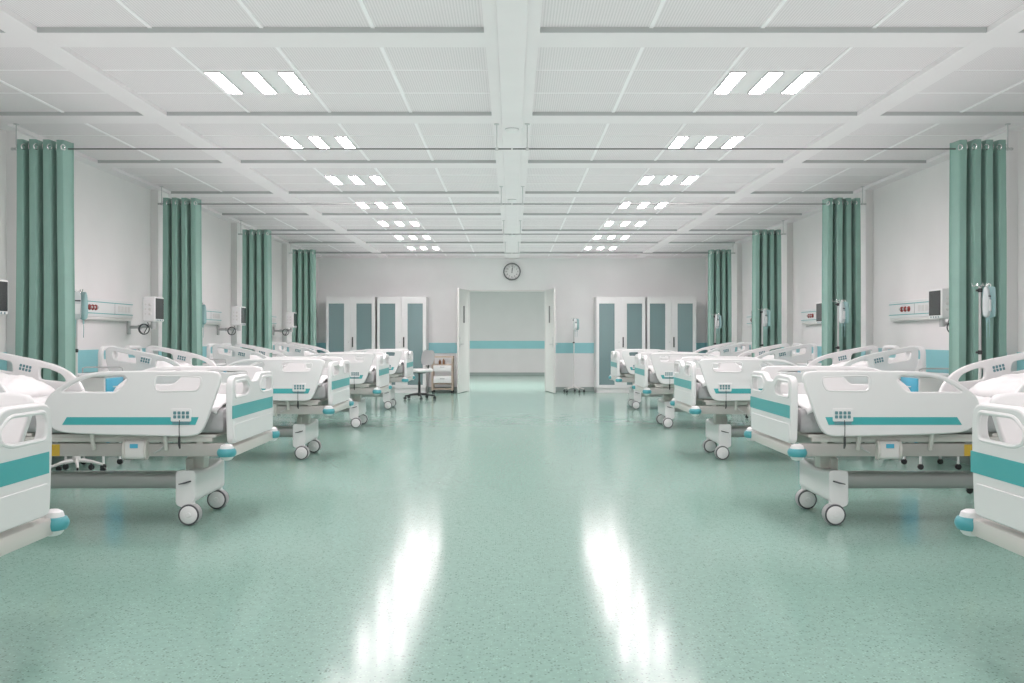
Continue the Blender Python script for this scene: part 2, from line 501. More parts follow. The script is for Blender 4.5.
# ------------------------------------------------------------------ curtains and rails
RZ = 2.744
def make_rail():
    t = thing('curtain_rail', '', 'curtain rail')
    MB().tube([(0.006, 0, RZ), (4.09, 0, RZ)], .0055, 8).build('rod', M['rod'], t)
    for x in (.125, 4.07):
        z1 = ZB if x < 1 else ZB
        MB().tube([(x, 0, RZ+.004), (x, 0, z1-.004)], .005, 8).lathe([(.022, z1-.006), (.022, z1-.0005)], c=(x, 0, 0), n=14).lathe([(.012, RZ-.012), (.014, RZ), (.012, RZ+.012)], c=(x, 0, 0), n=12).build('hanger', M['silver'], t)
    MB().lathe([(.001, 4.115), (.010, 4.112), (.013, 4.10), (.011, 4.088), (.009, 4.085)], c=(0, 0, RZ), axis='x', n=14).build('finial', M['silver'], t)
    return t
CW0, CW1 = 3.585, 4.055
def make_curtain(seed, face):
    rnd = random.Random(seed)
    t = thing('curtain', '', 'curtain')
    nf, nx, nz = 4, 96, 28
    ph = [rnd.uniform(-.25, .25) for _ in range(6)]; am = [rnd.uniform(.8, 1.15) for _ in range(6)]
    z0, z1 = .34, 2.805
    mb = MB(); grid = []
    def pt(u, w):
        z = z1 + (z0-z1)*w
        k = u*nf; i = int(min(k, nf-1e-6))
        flare = .89 + .08*w*(1+.1*math.sin(5*u+ph[0]))
        dx = (u-.5)*(CW1-CW0)*flare + .012*math.sin(2*PI*nf*u*2 + ph[1])*w
        sway = .10*math.sin(2.2*w+ph[2]+i)*(w**.7)
        a = 2*PI*nf*u - PI/2 + sway*2.2
        dep = .085*(am[i]) * (1-.12*w)
        y = face*dep*(-math.tanh(4*(math.cos(a-PI/2) + .45))) + .012*math.sin(7*w+ph[3]+3*u)*w
        return ((CW0+CW1)/2 + (.014 if face > 0 else .018) + dx, y, z)
    for j in range(nz+1):
        grid.append([mb.bm.verts.new(pt(i/nx, j/nz)) for i in range(nx+1)])
    for j in range(nz):
        for i in range(nx): mb.bm.faces.new((grid[j][i], grid[j][i+1], grid[j+1][i+1], grid[j+1][i]))
    o = mb.build('cloth', M['curtain'], t, angle=180)
    so = o.modifiers.new('thick', 'SOLIDIFY'); so.thickness = .004; so.offset = 0
    wz = (z1-RZ)/(z1-z0)
    for k in range(8):
        u = (k+.5)/8 if False else (k*.5+.25)/nf
        c = Vector(pt(u, wz)); d = (Vector(pt(u+.01, wz)) - Vector(pt(u-.01, wz))); d.z = 0; d.normalize()
        ring = [c + (d*math.cos(2*PI*q/20) + Vector((0, 0, 1))*math.sin(2*PI*q/20))*.021 for q in range(20)]
        MB().tube(ring, .0055, 6, closed=True).build('eyelet', M['chrome'], t)
    return t
rail, ru = make_rail(), [False]
pos = ['nearest the camera', 'second from the camera', 'third from the camera', 'nearest the back wall']
curts = {1: (make_curtain(3, 1), [False]), -1: (make_curtain(5, -1), [False])}
for i, y in enumerate(CUR_Y):
    for s, side in ((-1, 'left'), (1, 'right')):
        rz = PI if s < 0 else 0
        put(rail, ru, (0, y, 0), rz, f'thin grey curtain rail reaching the {side} wall, {pos[i]}', 'curtain rails')
        put(*curts[s], (0, y, 0), rz, f'green curtain gathered on its rail at the {side} wall, {pos[i]}', f'green curtains along the {side} wall')

# ------------------------------------------------------------------ hospital bed (local x = distance from the aisle - 2.85)
X0 = 2.85
def lx(p): return [(a-X0, b) for a, b in p]
def make_bed():
    t = thing('hospital_bed', '', 'hospital bed')
    # ---- base: two caster housings, a tube between them, lifting columns
    MB().box((-.80, -.075, .195), (.88, .075, .30), .03, 3).build('base_tube', M['silver2'], t)
    for sx, cx in ((-1, -.775), (1, .86)):
        h = MB()
        prof = fillet([(-.06, .345), (.065, .345), (.065, .13), (.02, .115), (-.06, .155)], .028, 4)
        if sx > 0: prof = [(-a, b) for a, b in prof]
        secs = []
        for yy, top in ((-.31, .0), (-.305, .006), (-.15, -.01), (0, -.018), (.15, -.01), (.305, .006), (.31, .0)):
            k = .90 if abs(yy) == .31 else 1
            secs.append([(cx+a*k, yy, (b if b < .2 else b+top)) for a, b in prof])
        h.loft(secs)
        for sy in (-1, 1): h.box((cx-.05, sy*.285-.022, .075), (cx+.02, sy*.285+.022, .17), .012)
        hs = h.build('caster_housing', M['white'], t)
        for sy in (-1, 1):
            MB().tube([(cx-.04, sy*.30, .285), (cx+.0, sy*.335, .275), (cx+.035, sy*.34, .268)], [.005, .0055, .003], 8).build('brake_pedal', M['dark'], hs)
            y0 = sy*.285
            c = MB().lathe([(.03, -.034), (.057, -.034), (.068, -.026), (.0705, -.014), (.0705, .014), (.068, .026), (.057, .034), (.03, .034)], c=(cx-.022, y0, .0705), axis='y', n=32).build('caster', M['grey'], t)
            for q in (-1, 1):
                hub = MB(); hub.lathe([(.0585, q*.032), (.0585, q*.0355), (.05, q*.042), (.018, q*.044), (.014, q*.048), (.001, q*.048)], c=(cx-.022, y0, .0705), axis='y', n=32)
                hub.build('hub_cap', M['white'], c)
                MB().tube([(cx-.022+.0605*math.cos(2*PI*k/36), y0+q*.0335, .0705+.0605*math.sin(2*PI*k/36)) for k in range(36)], .0062, 6, closed=True).build('tyre_ring', M['dark'], c)
        MB().box((cx+.02*sx*-1-.055, -.06, .28), (cx-.02*sx+.055, .06, .49), .006).build('lift_column', M['cream'], t)
        MB().box((cx-.05*sx-.02, -.075, .31), (cx-.05*sx+.03, .075, .40), .006).build('column_sleeve', M['cream'], t)
    # ---- chassis
    mb = MB()
    for sy in (-1, 1): mb.box((-1.05, sy*.40-.025, .455), (1.05, sy*.40+.025, .535), .006)
    for x in (-.83, .0, .85): mb.box((x-.03, -.40, .465), (x+.03, .40, .53), .004)
    mb.build('chassis', M['greybeam'], t)
    mb = MB()
    for sy in (-1, 1):
        mb.box((-.98, sy*.41-.015, .545), (.98, sy*.41+.015, .575), .004)
        for x in (-.9, -.55, .15, .8): mb.box((x-.02, sy*.40-.02, .53), (x+.02, sy*.40+.02, .56), .003)
    mb.box((-1.0, -.42, .572), (.1, .42, .592), .004)
    mb.build('mattress_platform', M['cream'], t)
    # cross bars with corner bumpers
    for sx in (-1, 1):
        x = sx*1.095
        cb = MB().box((x-.03, -.52, .455), (x+.03, .52, .520), .010, 2).build('end_crossbar', M['cream'], t)
        for sy in (-1, 1):
            bx = x - sx*-.012; by = sy*.545
            bm_ = MB()
            bm_.lathe([(.001, .050), (.022, .048), (.036, .040), (.041, .026), (.042, .020)], c=(bx, by, .497), n=24)
            bm_.lathe([(.042, -.022), (.039, -.034), (.030, -.046), (.02, -.050), (.001, -.051)], c=(bx, by, .497), n=24)
            bm_.lathe([(.030, -.03), (.030, .03)], c=(bx, by, .497), n=16)
            cap = bm_.build('bumper', M['white'], t)
            MB().lathe([(.030, -.028), (.050, -.023), (.057, -.011), (.059, 0), (.057, .011), (.050, .023), (.030, .028)], c=(bx, by, .494), n=28).build('roller', M['bumper'], cap)
    # motor box on each side, yellow sticker, lever rods
    for sy in (-1, 1):
        mtr = MB().box((-.580, sy*.44-.03, .44), (-.440, sy*.44+.03, .555), .022, 4).build('motor_box', M['offwhite'], t)
        o = MB(); yy = sy*.4705
        for x in (-.577, -.443): o.lathe([(.060, -.007), (.063, -.003), (.063, .003), (.060, .007)], c=(x, sy*.44, .498), axis='x', n=24, sc=(.62, 1))
        o.build('motor_ring', M['cream'], mtr)
        MB().box((-.535, min(yy, yy+sy*.004), .512), (-.485, max(yy, yy+sy*.004), .538), .0015, 1).build('blue_button', M['blue'], mtr)
        ys = sy*.4252
        MB().box((-.03, min(ys, ys+sy*.002), .458), (.045, max(ys, ys+sy*.002), .530)).build('warning_sticker', M['yellow'], t)
        MB().tube([(-.70, sy*.42, .545), (-.66, sy*.43, .50), (-.62, sy*.43, .478)], .006, 8).build('lever', M['silver'], t)
    # ---- footboard and headboard
    def board(name, x, ztop, face):
        W = .502; zt = ztop
        out = fillet([(-W+.02, .538), (W-.02, .538), (W, .80), (W-.005, zt), (.16, zt+.004), (.085, zt-.045), (-.085, zt-.045), (-.16, zt+.004), (-W+.005, zt), (-W, .80)],
                     [.05, .05, .1, .085, .05, .05, .05, .05, .085, .1], 6)
        holes = []
        for s in (-1, 1):
            h = [(s*.445, zt-.135), (s*.458, zt-.075), (s*.44, zt-.032), (s*.19, zt-.030), (s*.125, zt-.075), (s*.135, zt-.115), (s*.20, zt-.135)]
            holes.append(fillet(h, .035, 5))
        b = MB().mesh(plate([out]+holes, .022, .012, 4), Matrix.Translation((x, 0, 0)) @ YZ).build(name, M['white'], t)
        # moulded raised lip round each grip, lower skin with the teal band
        for s in (-1, 1):
            lip = MB()
            pts = [(s*.445, zt-.135), (s*.458, zt-.075), (s*.44, zt-.032), (s*.19, zt-.030), (s*.125, zt-.075), (s*.135, zt-.115), (s*.20, zt-.135)]
            lip.tube([(x+face*.018, a, z) for a, z in fillet(pts, .035, 5)], .009, 8, closed=True)
            lip.build('grip_rim', M['white'], b)
        sk = rrect(-W+.035, .545, W-.035, .660, .03, 5)
        MB().mesh(plate([sk], .003, .0025, 2), Matrix.Translation((x+face*.0235, 0, 0)) @ YZ).build('lower_panel', M['white'], b)
        st = [(-W+.035, .695), (W-.003, .695), (W-.003, .775), (-W+.035, .775)]
        MB().mesh(plate([st], .003, .001, 1), Matrix.Translation((x+face*.0215, 0, 0)) @ YZ).build('teal_band', M['teal'], b)
        return b
    fb = board('footboard', 1.742-X0, .957, -1)
    hb = board('headboard', 3.94-X0, 1.11, 1)
    # ---- side rails
    foot_out = lx([(1.90, .62), (1.955, .588), (2.10, .588), (2.60, .60), (2.79, .612), (2.85, .66), (2.875, .74), (2.872, .82), (2.80, .885), (2.70, .945), (2.58, .985), (2.40, .992), (2.0, .992), (1.82, .992), (1.788, .962), (1.80, .90), (1.835, .80)])
    foot_out = chaikin(foot_out, 3)
    d_hole = fillet(lx([(2.775, .862), (2.43, .862), (2.365, .935), (2.385, .962), (2.58, .958), (2.68, .925)]), [.02, .03, .02, .015, .06, .06], 5)
    g_hole = fillet(lx([(2.195, .865), (1.925, .868), (1.90, .955), (2.20, .962)]), .035, 5)
    head_out = chaikin(lx([(3.05, .70), (3.10, .655), (3.40, .70), (3.70, .79), (3.83, .85), (3.872, .91), (3.885, 1.05), (3.875, 1.105), (3.80, 1.112), (3.56, 1.065), (3.40, 1.033), (3.26, .992), (3.16, .935), (3.08, .83)]), 3)
    h1 = fillet(lx([(3.20, .875), (3.40, .895), (3.40, .982), (3.33, .972), (3.235, .93)]), .03, 5)
    h2 = fillet(lx([(3.585, .945), (3.80, .985), (3.815, 1.065), (3.60, 1.022)]), .028, 5)
    for sy in (-1, 1):
        y = sy*.495
        T = Matrix.Translation((0, y, 0)) @ XZ
        r = MB().mesh(plate([foot_out, d_hole, g_hole], .018, .010, 4), T).build('side_rail', M['white'], t)
        rim = MB().tube([(a, y+sy*.0155, b) for a, b in g_hole], .006, 6, closed=True)
        rim.build('grip_rim', M['white'], r)
        band = lx([(1.945, .660), (2.765, .660), (2.735, .708), (1.925, .708)])
        MB().mesh(plate([band], .0025, .001, 1), Matrix.Translation((0, y+sy*.0175, 0)) @ XZ).build('teal_band', M['teal'], r)
        def keypad(cx, cz, parent, ang=0, w=.062, hgt=.033, both=False):
            A = Matrix.Translation((cx, 0, cz)) @ Matrix.Rotation(-ang, 4, 'Y')
            k = MB()
            k.mesh(plate([rrect(-w, -hgt-.008, w, hgt+.004, .008, 3)], .006, .003, 2), A @ Matrix.Translation((0, y+sy*.021, 0)) @ XZ)
            k = k.build('keypad', M['white'], parent)
            b = MB()
            for q in range(4):
                for rr in (0, 1):
                    x0 = -w*.82 + q*w*.42; z0 = -.022 + rr*.024
                    for yy in ([y+sy*.0275] + ([y-sy*.0185] if both else [])):
                        b.mesh(plate([rrect(x0, z0, x0+w*.30, z0+.020, .004, 2)], .0022, .001, 1), A @ Matrix.Translation((0, yy, 0)) @ XZ)
            b.build('keys', M['key'], k)
            return k
        kp = keypad(2.032-X0, .722, r)
        mb = MB().tube([(2.04-X0, y+sy*.027, .690), (2.042-X0, y+sy*.028, .66), (2.041-X0, y+sy*.03, .61), (2.04-X0, y+sy*.03, .585)], .0025, 6)
        mb.tube([(2.04-X0, y+sy*.03, .588), (2.04-X0, y+sy*.03, .535), (2.036-X0, y+sy*.03, .515)], [.007, .008, .005], 8)
        mb.build('cable_plug', M['black'], kp)
        MB().box((1.98-X0, min(y+sy*.019, y+sy*.026), .664), (2.085-X0, max(y+sy*.019, y+sy*.026), .679), .002, 1).build('keypad_shelf', M['key'], kp)
        # legs that carry the rail
        for x in (2.15, 2.60):
            mb = MB(); mb.tube([(x-X0, sy*.44, .50), (x-X0, sy*.462, .56), (x-X0, y-sy*.012, .66)], .014, 8)
            mb.build('rail_bracket', M['cream'], r)
        r2 = MB().mesh(plate([head_out, h1, h2], .018, .010, 4), T).build('side_rail', M['white'], t)
        keypad(3.50-X0, .978, r2, R(13), .055, .028, True)
        for x in (3.30, 3.62):
            mb = MB(); mb.tube([(x-X0, sy*.43, .56), (x-X0, sy*.462, .62), (x-X0, y-sy*.012, .74)], .014, 8)
            mb.build('rail_bracket', M['cream'], r2)
    # ---- mattress: flat to the knee of the bed, then raised
    def prof(L):                                    # height of the platform under the mattress
        return .60 if L < 3.0 else .60 + (L-3.0)*math.tan(R(5))
    st = [1.80, 1.81, 1.84, 1.95, 2.2, 2.5, 2.75, 2.92, 3.02, 3.1, 3.4, 3.7, 3.82, 3.86, 3.875]
    secs = []
    for i, L in enumerate(st):
        k = 1 if 1 < i < len(st)-2 else (.93 if i in (1, len(st)-2) else .8)
        zb = prof(L); h = .15
        ring = rrect(-.435*(.97+.03*k), zb+(1-k)*h*.3, .435*(.97+.03*k), zb+h-(1-k)*h*.3, .04, 4)
        secs.append([(L-X0, a, b) for a, b in ring])
    MB().loft(secs).build('mattress', M['sheet'], t, angle=60)
    MB().loft([[(L-X0, -.42, prof(L)-.022), (L-X0, .42, prof(L)-.022), (L-X0, .42, prof(L)-.002), (L-X0, -.42, prof(L)-.002)] for L in (3.0, 3.88)]).build('backrest_panel', M['cream'], t)
    return t
def make_blanket():
    """duvet over the mattress, hanging a little over its sides and foot end"""
    t = None
    rnd = random.Random(11)
    mb = MB(); nx, ny = 56, 44; g = []
    for i in range(nx+1):
        u = i/nx; L = 1.835 + u*(3.06-1.835); row = []
        for j in range(ny+1):
            v = j/ny*2-1
            s = v*.45
            top = .60+.15 + max(0, L-3.0)*math.tan(R(5))
            puff = .028*(1-abs(v)**4) + .010*math.sin(9*L+3*v)*math.sin(5*v+2) + .006*math.sin(23*L+7*v) + .004*math.sin(31*v+6*L)
            if abs(s) < .42: y, z = s, top+.012+puff
            else:
                d = abs(s)-.42; a = min(d/.05, 1)
                y = math.copysign(.42+.035*math.sin(a*PI/2) + .004*math.sin(26*L)*a, s); z = top+.012+puff*(1-a) - .05*(1-math.cos(a*PI/2)) - max(0, d-.05)*.95
            x = L
            if L < 1.90:
                z -= (1.90-L)**2*5
            if L > 2.96: z += .014*math.sin((L-2.96)/.10*PI)
            row.append(mb.bm.verts.new((x-X0, y, z)))
        g.append(row)
    for i in range(nx):
        for j in range(ny): mb.bm.faces.new((g[i][j], g[i+1][j], g[i+1][j+1], g[i][j+1]))
    o = mb.build('blanket', M['linen'], None, angle=180)
    so = o.modifiers.new('thick', 'SOLIDIFY'); so.thickness = .012; so.offset = 1
    return tag(o, '', 'blanket')
def make_pillow():
    mb = MB(); n, m_ = 36, 30; top = {}; 
    def f(u, v):
        a = max(0, 1-abs(u)**3.2)**.5 * max(0, 1-abs(v)**3.2)**.5
        return a
    rows = []
    for sgn in (1, -1):
        g = []
        for i in range(n+1):
            r_ = []
            for j in range(m_+1):
                u, v = i/n*2-1, j/m_*2-1
                edge = i in (0, n) or j in (0, m_)
                pinch = 1 - .05*(u*u*v*v)
                h = f(u, v)*(.125 if sgn > 0 else .026)
                w = (.005*math.sin(9*u+4*v) + .004*math.sin(15*v-6*u) + .003*math.sin(25*u+11*v))*f(u, v)*(1 if sgn > 0 else 0)
                key = (i, j)
                if edge and sgn < 0: r_.append(rows[0][i][j]); continue
                r_.append(mb.bm.verts.new((u*.27*pinch, v*.36*pinch, sgn*h + w)))
            g.append(r_)
        rows.append(g)
        for i in range(n):
            for j in range(m_):
                q = (g[i][j], g[i+1][j], g[i+1][j+1], g[i][j+1])
                try: mb.bm.faces.new(q if sgn > 0 else q[::-1])
                except ValueError: pass
    mb.xform(Matrix.Rotation(-R(8), 4, 'Y'))
    o = mb.build('pillow', M['linen'], None, angle=180)
    return tag(o, '', 'pillow')

bed, bu = make_bed(), [False]
blk, ku = make_blanket(), [False]
pil, pu = make_pillow(), [False]
where = ['nearest the camera, cut off by the {s} edge', 'second from the camera', 'third from the camera', 'fourth from the camera', 'farthest from the camera']
WB = ['bed cut off by the edge'] + [f'{o} bed from the camera' for o in ORD[1:]]
for i, y in enumerate(BED_Y):
    for s, side in ((-1, 'left'), (1, 'right')):
        rz = PI if s < 0 else 0
        w = where[i].format(s=side)
        put(bed, bu, (s*X0, y, 0), rz, f'white hospital bed, teal bands, {side} row, {w}', f'hospital beds in the {side} row')
        put(blk, ku, (s*X0, y, 0), rz, f'white blanket on the {WB[i]}, {side} row', 'white blankets on the beds')
        put(pil, pu, (s*3.44, y, .60+.15+(3.44-3.0)*math.tan(R(5))+.033), rz, f'puffy white pillow on the {WB[i]}, {side} row', 'white pillows on the beds')

# ------------------------------------------------------------------ wall units, monitors
def make_unit(k0, step):
    """bed-head supply panel; local +x points into the wall on the right-hand side, y along the wall"""
    t = thing('bedhead_supply_unit', '', 'wall panel')
    MB().mesh(plate([rrect(-.575, -.095, .575, .095, .012, 3)], .035, .010, 3), Matrix.Translation((-.035, 0, 0)) @ YZ).build('housing', M['white'], t)
    for z in (-.058, .058): MB().box((-.0735, -.572, z-.004), (-.0685, .572, z+.004)).build('teal_strip', M['teal'], t)
    MB().box((-.0725, -.1, -.054), (-.069, -.096, .054)).build('seam', M['grey'], t)
    for k in range(3):
        o = MB().lathe([(.030, -.069), (.030, -.076), (.027, -.080), (.022, -.088), (.012, -.092), (.001, -.092)], c=(0, k0-step*k, 0), axis='x', n=20).build('gas_outlet', M['red'], t)
        MB().lathe([(.012, -.093), (.012, -.102), (.001, -.103)], c=(0, k0-step*k, 0), axis='x', n=14).build('valve', M['silver'], o)
    for k in range(4):
        o = MB().box((-.0735, -.50+.085*k, -.032), (-.069, -.44+.085*k, .032), .002, 1).build('socket', M['offwhite'], t)
    MB().box((-.066, -.56, -.125), (-.0, .56, -.094), .008).build('cable_duct', M['offwhite'], t)
    return t
def make_monitor():
    """patient monitor on a jointed arm; screen faces -x (the aisle), origin = centre of the housing"""
    t = thing('patient_monitor', '', 'monitor')
    MB().mesh(plate([rrect(-.135, -.135, .135, .135, .018, 4)], .068, .014, 3), YZ).build('housing', M['white'], t)
    MB().box((-.0715, -.115, -.105), (-.066, .115, .118), .002, 1).build('screen', M['screen'], t)
    k = MB()
    for q in range(4): k.lathe([(.008, -.0665), (.008, -.0715), (.001, -.072)], c=(0, -.075+.05*q, -.119), axis='x', n=12)
    k.build('buttons', M['key'], t)
    # connectors on the end faces
    for sy in (-1, 1):
        c = MB()
        for z in (.05, 0., -.05):
            c.lathe([(.016, sy*.134), (.016, sy*.139), (.010, sy*.145), (.001, sy*.146)], c=(-.015, 0, z), axis='y', n=14)
            c.lathe([(.010, sy*.134), (.010, sy*.139), (.001, sy*.140)], c=(.03, 0, z), axis='y', n=12)
        c.build('connectors', M['offwhite'], t)
    return t
def arm(t, sy):
    # plate on the wall, arm out to the housing, cable loop
    br = MB().box((.375, sy*.30-.035, -.27), (.398, sy*.30+.035, -.06), .004).build('wall_plate', M['silver'], t)
    a = MB().tube([(.375, sy*.30, -.19), (.25, sy*.26, -.19), (.12, sy*.06, -.185), (.0, 0, -.18)], .018, 10)
    a.lathe([(.026, -.21), (.026, -.13)], c=(0, 0, 0), n=16).lathe([(.022, -.215), (.022, -.165)], c=(.25, sy*.26, 0), n=14)
    a.build('arm', M['silver'], t)
    pts = []
    for k in range(34):
        an = 2*PI*k/33*1.6 - 1.2
        pts.append((.10+.055*math.cos(an), sy*(.02-.0012*k), -.215+.055*math.sin(an)))
    MB().tube(pts, .006, 8).tube([(.07, sy*.02, -.14), (.06, sy*.02, -.17), (.11, sy*.02, -.262)], .005, 8).build('cable', M['dark'], t)
ul, uu = make_unit(.515, .07), [False]
ur, uru = make_unit(.22, .09), [False]
ml = make_monitor(); mr_ = make_monitor(); arm(ml, -1); arm(mr_, 1)
mlu, mru = [False], [False]
# left side objects are turned by 180 degrees
for i in range(1, 5):
    dy = 3.23*(i-2)
    w = WB[i]
    if i >= 2:
        put(ul, uu, (-WL+.0, 10.02+dy, 1.50), PI, f'white supply unit on the left wall above the {w}', 'supply panels on the walls')
        put(ur, uru, (WL-.0, 10.08+dy, 1.50), 0, f'white supply unit on the right wall above the {w}', 'supply panels on the walls')
    put(ml, mlu, (-3.90, 10.33+dy, 1.50), PI, f'black-screened white monitor on the left wall, by the {w}', 'monitors along the left wall')
    if i >= 2:
        put(mr_, mru, (3.90, 8.61+dy, 1.50), 0, f'black-screened white monitor on the right wall, by the {w}', 'monitors along the right wall')

# ------------------------------------------------------------------ drip stands and their bags
def make_iv():
    t = thing('drip_stand', '', 'drip stand')
    MB().tube([(0, 0, .11), (0, 0, 1.595)], .010, 12).build('pole', M['silver2'], t)
    MB().tube([(0, 0, .12), (0, 0, 1.07)], .0115, 12).build('outer_pole', M['offwhite'], t)
    for z in (1.08, 1.565):
        MB().lathe([(.014, z-.016), (.018, z-.011), (.018, z+.011), (.014, z+.016)], n=16).tube([(0, 0, z), (-.03, 0, z)], [.006, .009], 10).build('clamp_knob', M['black'], t)
    hk = MB()
    for a in (0, PI/2, PI, 3*PI/2):
        c, s = math.cos(a), math.sin(a)
        hk.tube([(0, 0, 1.59)] + [(c*r, s*r, z) for r, z in ((.03, 1.605), (.045, 1.595), (.058, 1.60), (.062, 1.62))], .0045, 8)
    hk.build('hooks', M['chrome'], t)
    MB().lathe([(.012, .17), (.032, .15), (.036, .115), (.03, .10), (.001, .098)], n=20).build('hub', M['offwhite'], t)
    for k in range(5):
        a = 2*PI*k/5 + .3; c, s = math.cos(a), math.sin(a)
        l = MB().tube([(c*.02, s*.02, .115), (c*.12, s*.12, .105), (c*.225, s*.225, .075)], [.016, .014, .010], 10).build('leg', M['offwhite'], t)
        MB().lathe([(.012, -.012), (.025, -.010), (.027, 0), (.025, .010), (.012, .012)], c=(c*.225, s*.225, .027), axis='y', n=18).tube([(c*.225, s*.225, .05), (c*.225, s*.225, .078)], .008, 8).build('caster', M['black'], l)
    return t
def make_bag(white):
    """drip bag hanging from a hook: origin at the hook"""
    t = thing('drip_bag', '', 'drip bag')
    m = M['clearbag'] if white else M['bag']
    pr = [(-.02, .028, .003), (-.028, .044, .006), (-.05, .047, .014), (-.12, .048, .022), (-.21, .048, .024), (-.245, .046, .018), (-.258, .040, .008), (-.264, .02, .004)]
    secs = []
    for z, w, d in pr:
        sec = rrect(-w, -d, w, d, d*.8, 4)
        secs.append([(a, b, z) for a, b in sec])
    MB().loft(secs).build('pouch', m, t)
    if white:
        MB().box((-.030, -.0275, -.215), (.030, -.0225, -.125), .002, 1).build('label_patch', M['white'], t)
        MB().box((-.034, -.0255, -.105), (.034, -.0195, -.092), .001, 1).build('dark_print', M['dark'], t)
    MB().tube([(0, 0, -.262), (.0, 0, -.30)], .008, 8).tube([(0, 0, -.295), (.004, 0, -.34), (.0, .0, -.42)], .003, 6).build('drip_tube', M['bag'], t)
    ring = [(.012*math.cos(2*PI*k/14), 0, -.012+.012*math.sin(2*PI*k/14)) for k in range(14)]
    MB().tube(ring, .003, 6, closed=True).build('hanger_loop', M['white'], t)
    return t
iv, ivu = make_iv(), [False]
bag, bgu = make_bag(False), [False]
bag2, bgu2 = make_bag(True), [False]
spots = [(-3.83, 8.35, 1, 'beside the nearest left curtain', 0.), (-3.83, 11.58, 1, 'beside the second left curtain', 0.)]
for i, nth in enumerate(('nearest the camera', 'second from the camera', 'third from the camera', 'nearest the back wall')):
    spots.append((3.66, 7.43+3.23*i, 1, f'by the right curtain {nth}', 0.))
spots.append((1.34, 20.55, 1, 'by the open door leaf', 0.))
for x, y, sx, w, rz in spots:
    rz = -R(8)
    put(iv, ivu, (x, y, 0), rz, f'wheeled drip stand {w}', 'drip stands')
    put(bag, bgu, (x+.062*math.cos(rz)+.006, y+.062*math.sin(rz), 1.615), R(-38), f'teal drip bag on the stand {w}', 'teal drip bags')
    a = rz-PI/2
    put(bag2, bgu2, (x+.062*math.cos(a)+.03, y+.062*math.sin(a), 1.615), R(52), f'pale labelled drip bag on the stand {w}', 'pale drip bags')

# ------------------------------------------------------------------ bedside cabinets
def make_bedside():
    t = thing('bedside_cabinet', '', 'bedside cabinet')
    MB().box((-.19, -.20, .22), (.19, .20, .84), .012, 3).build('body', M['offwhite'], t)
    tp = MB().box((-.205, -.215, .84), (.205, .215, .862), .008, 2).build('worktop', M['white'], t)
    MB().tube([(-.19, -.20, .86), (-.19, -.20, .905), (-.16, -.20, .915), (.16, -.20, .915), (.19, -.20, .905), (.19, -.20, .86)], .007, 8).build('guard_rail', M['silver'], t)
    d = MB().box((-.203, -.185, .66), (-.188, .185, .825), .006).build('drawer', M['blue'], t)
    MB().tube([(-.205, -.05, .745), (-.222, -.05, .745), (-.222, .05, .745), (-.205, .05, .745)], .006, 8).build('handle', M['white'], d)
    d = MB().box((-.203, -.185, .24), (-.188, .185, .645), .006).build('door', M['blue'], t)
    MB().tube([(-.205, .15, .42), (-.222, .15, .42), (-.222, .15, .52), (-.205, .15, .52)], .006, 8).build('handle', M['white'], d)
    for sx in (-1, 1):
        for sy in (-1, 1):
            x, y = sx*.17, sy*.18
            l = MB().tube([(x, y, .23), (x, y, .05)], .011, 10).build('leg', M['white'], t)
            MB().lathe([(.014, -.012), (.026, -.010), (.028, 0), (.026, .010), (.014, .012)], c=(x, y, .028), axis='y', n=18).build('caster', M['black'], l)
    return t
bc, bcu = make_bedside(), [False]
for i in (2, 3, 4):
    put(bc, bcu, (-3.86, 8.76+3.23*(i-2), 0), PI, f'bedside cabinet with blue drawers at the left wall, by the {ORD[i]} bed from the camera', 'bedside cabinets')
    put(bc, bcu, (3.86, 8.76+3.23*(i-2), 0), 0, f'bedside cabinet with blue drawers at the right wall, by the {ORD[i]} bed from the camera', 'bedside cabinets')

# ------------------------------------------------------------------ glass-fronted cabinets
def make_cabinet():
    t = thing('glass_cabinet', '', 'cabinet')
    W, D, H = 1.055, .62, 2.065
    mb = MB()
    mb.box((0, 0.02, 0), (.025, D, H)).box((W-.025, .02, 0), (W, D, H)).box((0, .02, H-.03), (W, D, H)).box((0, .02, 0), (W, D, .10)).box((W/2-.012, .02, .1), (W/2+.012, D-.02, H))
    mb.build('carcass', M['white'], t)
    MB().box((.02, D-.015, .08), (W-.02, D-.002, H-.02)).build('back_panel', M['cabin'], t)
    for z in (.52, .92, 1.30, 1.66):
        MB().box((.026, .05, z), (W-.026, D-.02, z+.018)).build('shelf', M['cabin'], t)
    for k in (0, 1):
        x0, x1 = (.003, W/2-.002) if k == 0 else (W/2+.002, W-.003)
        if k == 0: g0, g1 = x0+.055, x1-.135
        else: g0, g1 = x0+.125, x1-.07
        hole = [(g0, .17), (g1, .17), (g1, 1.92), (g0, 1.92)]
        d = MB().mesh(plate([rrect(x0, .10, x1, H-.004, .004, 2), hole], .010, .002, 1), Matrix.Translation((0, .009, 0)) @ XZ).build('door', M['white'], t)
        MB().box((g0-.005, .010, .165), (g1+.005, .014, 1.925)).build('glass', M['glass'], d)
        if k == 1: MB().box((x0+.03, -.022, .98), (x0+.058, -.001, 1.20), .006).build('handle', M['black'], d)
        else: MB().lathe([(.011, -.001), (.011, -.006), (.001, -.007)], c=(x1-.04, 0, 1.09), axis='y', n=14).build('lock', M['silver'], d)
    return t
cb, cbu = make_cabinet(), [False]
CABX = [(-4.0, 'against the back wall, in the left corner'), (-2.90, 'against the back wall, beside the trolley'),
        (1.815, 'against the back wall, beside the lone drip stand'), (2.905, 'against the back wall, in the right corner')]
CYF = 20.42
for x, w in CABX:
    put(cb, cbu, (x, CYF, 0), 0, f'tall white cabinet with two glass doors {w}', 'glass cabinets on the back wall')
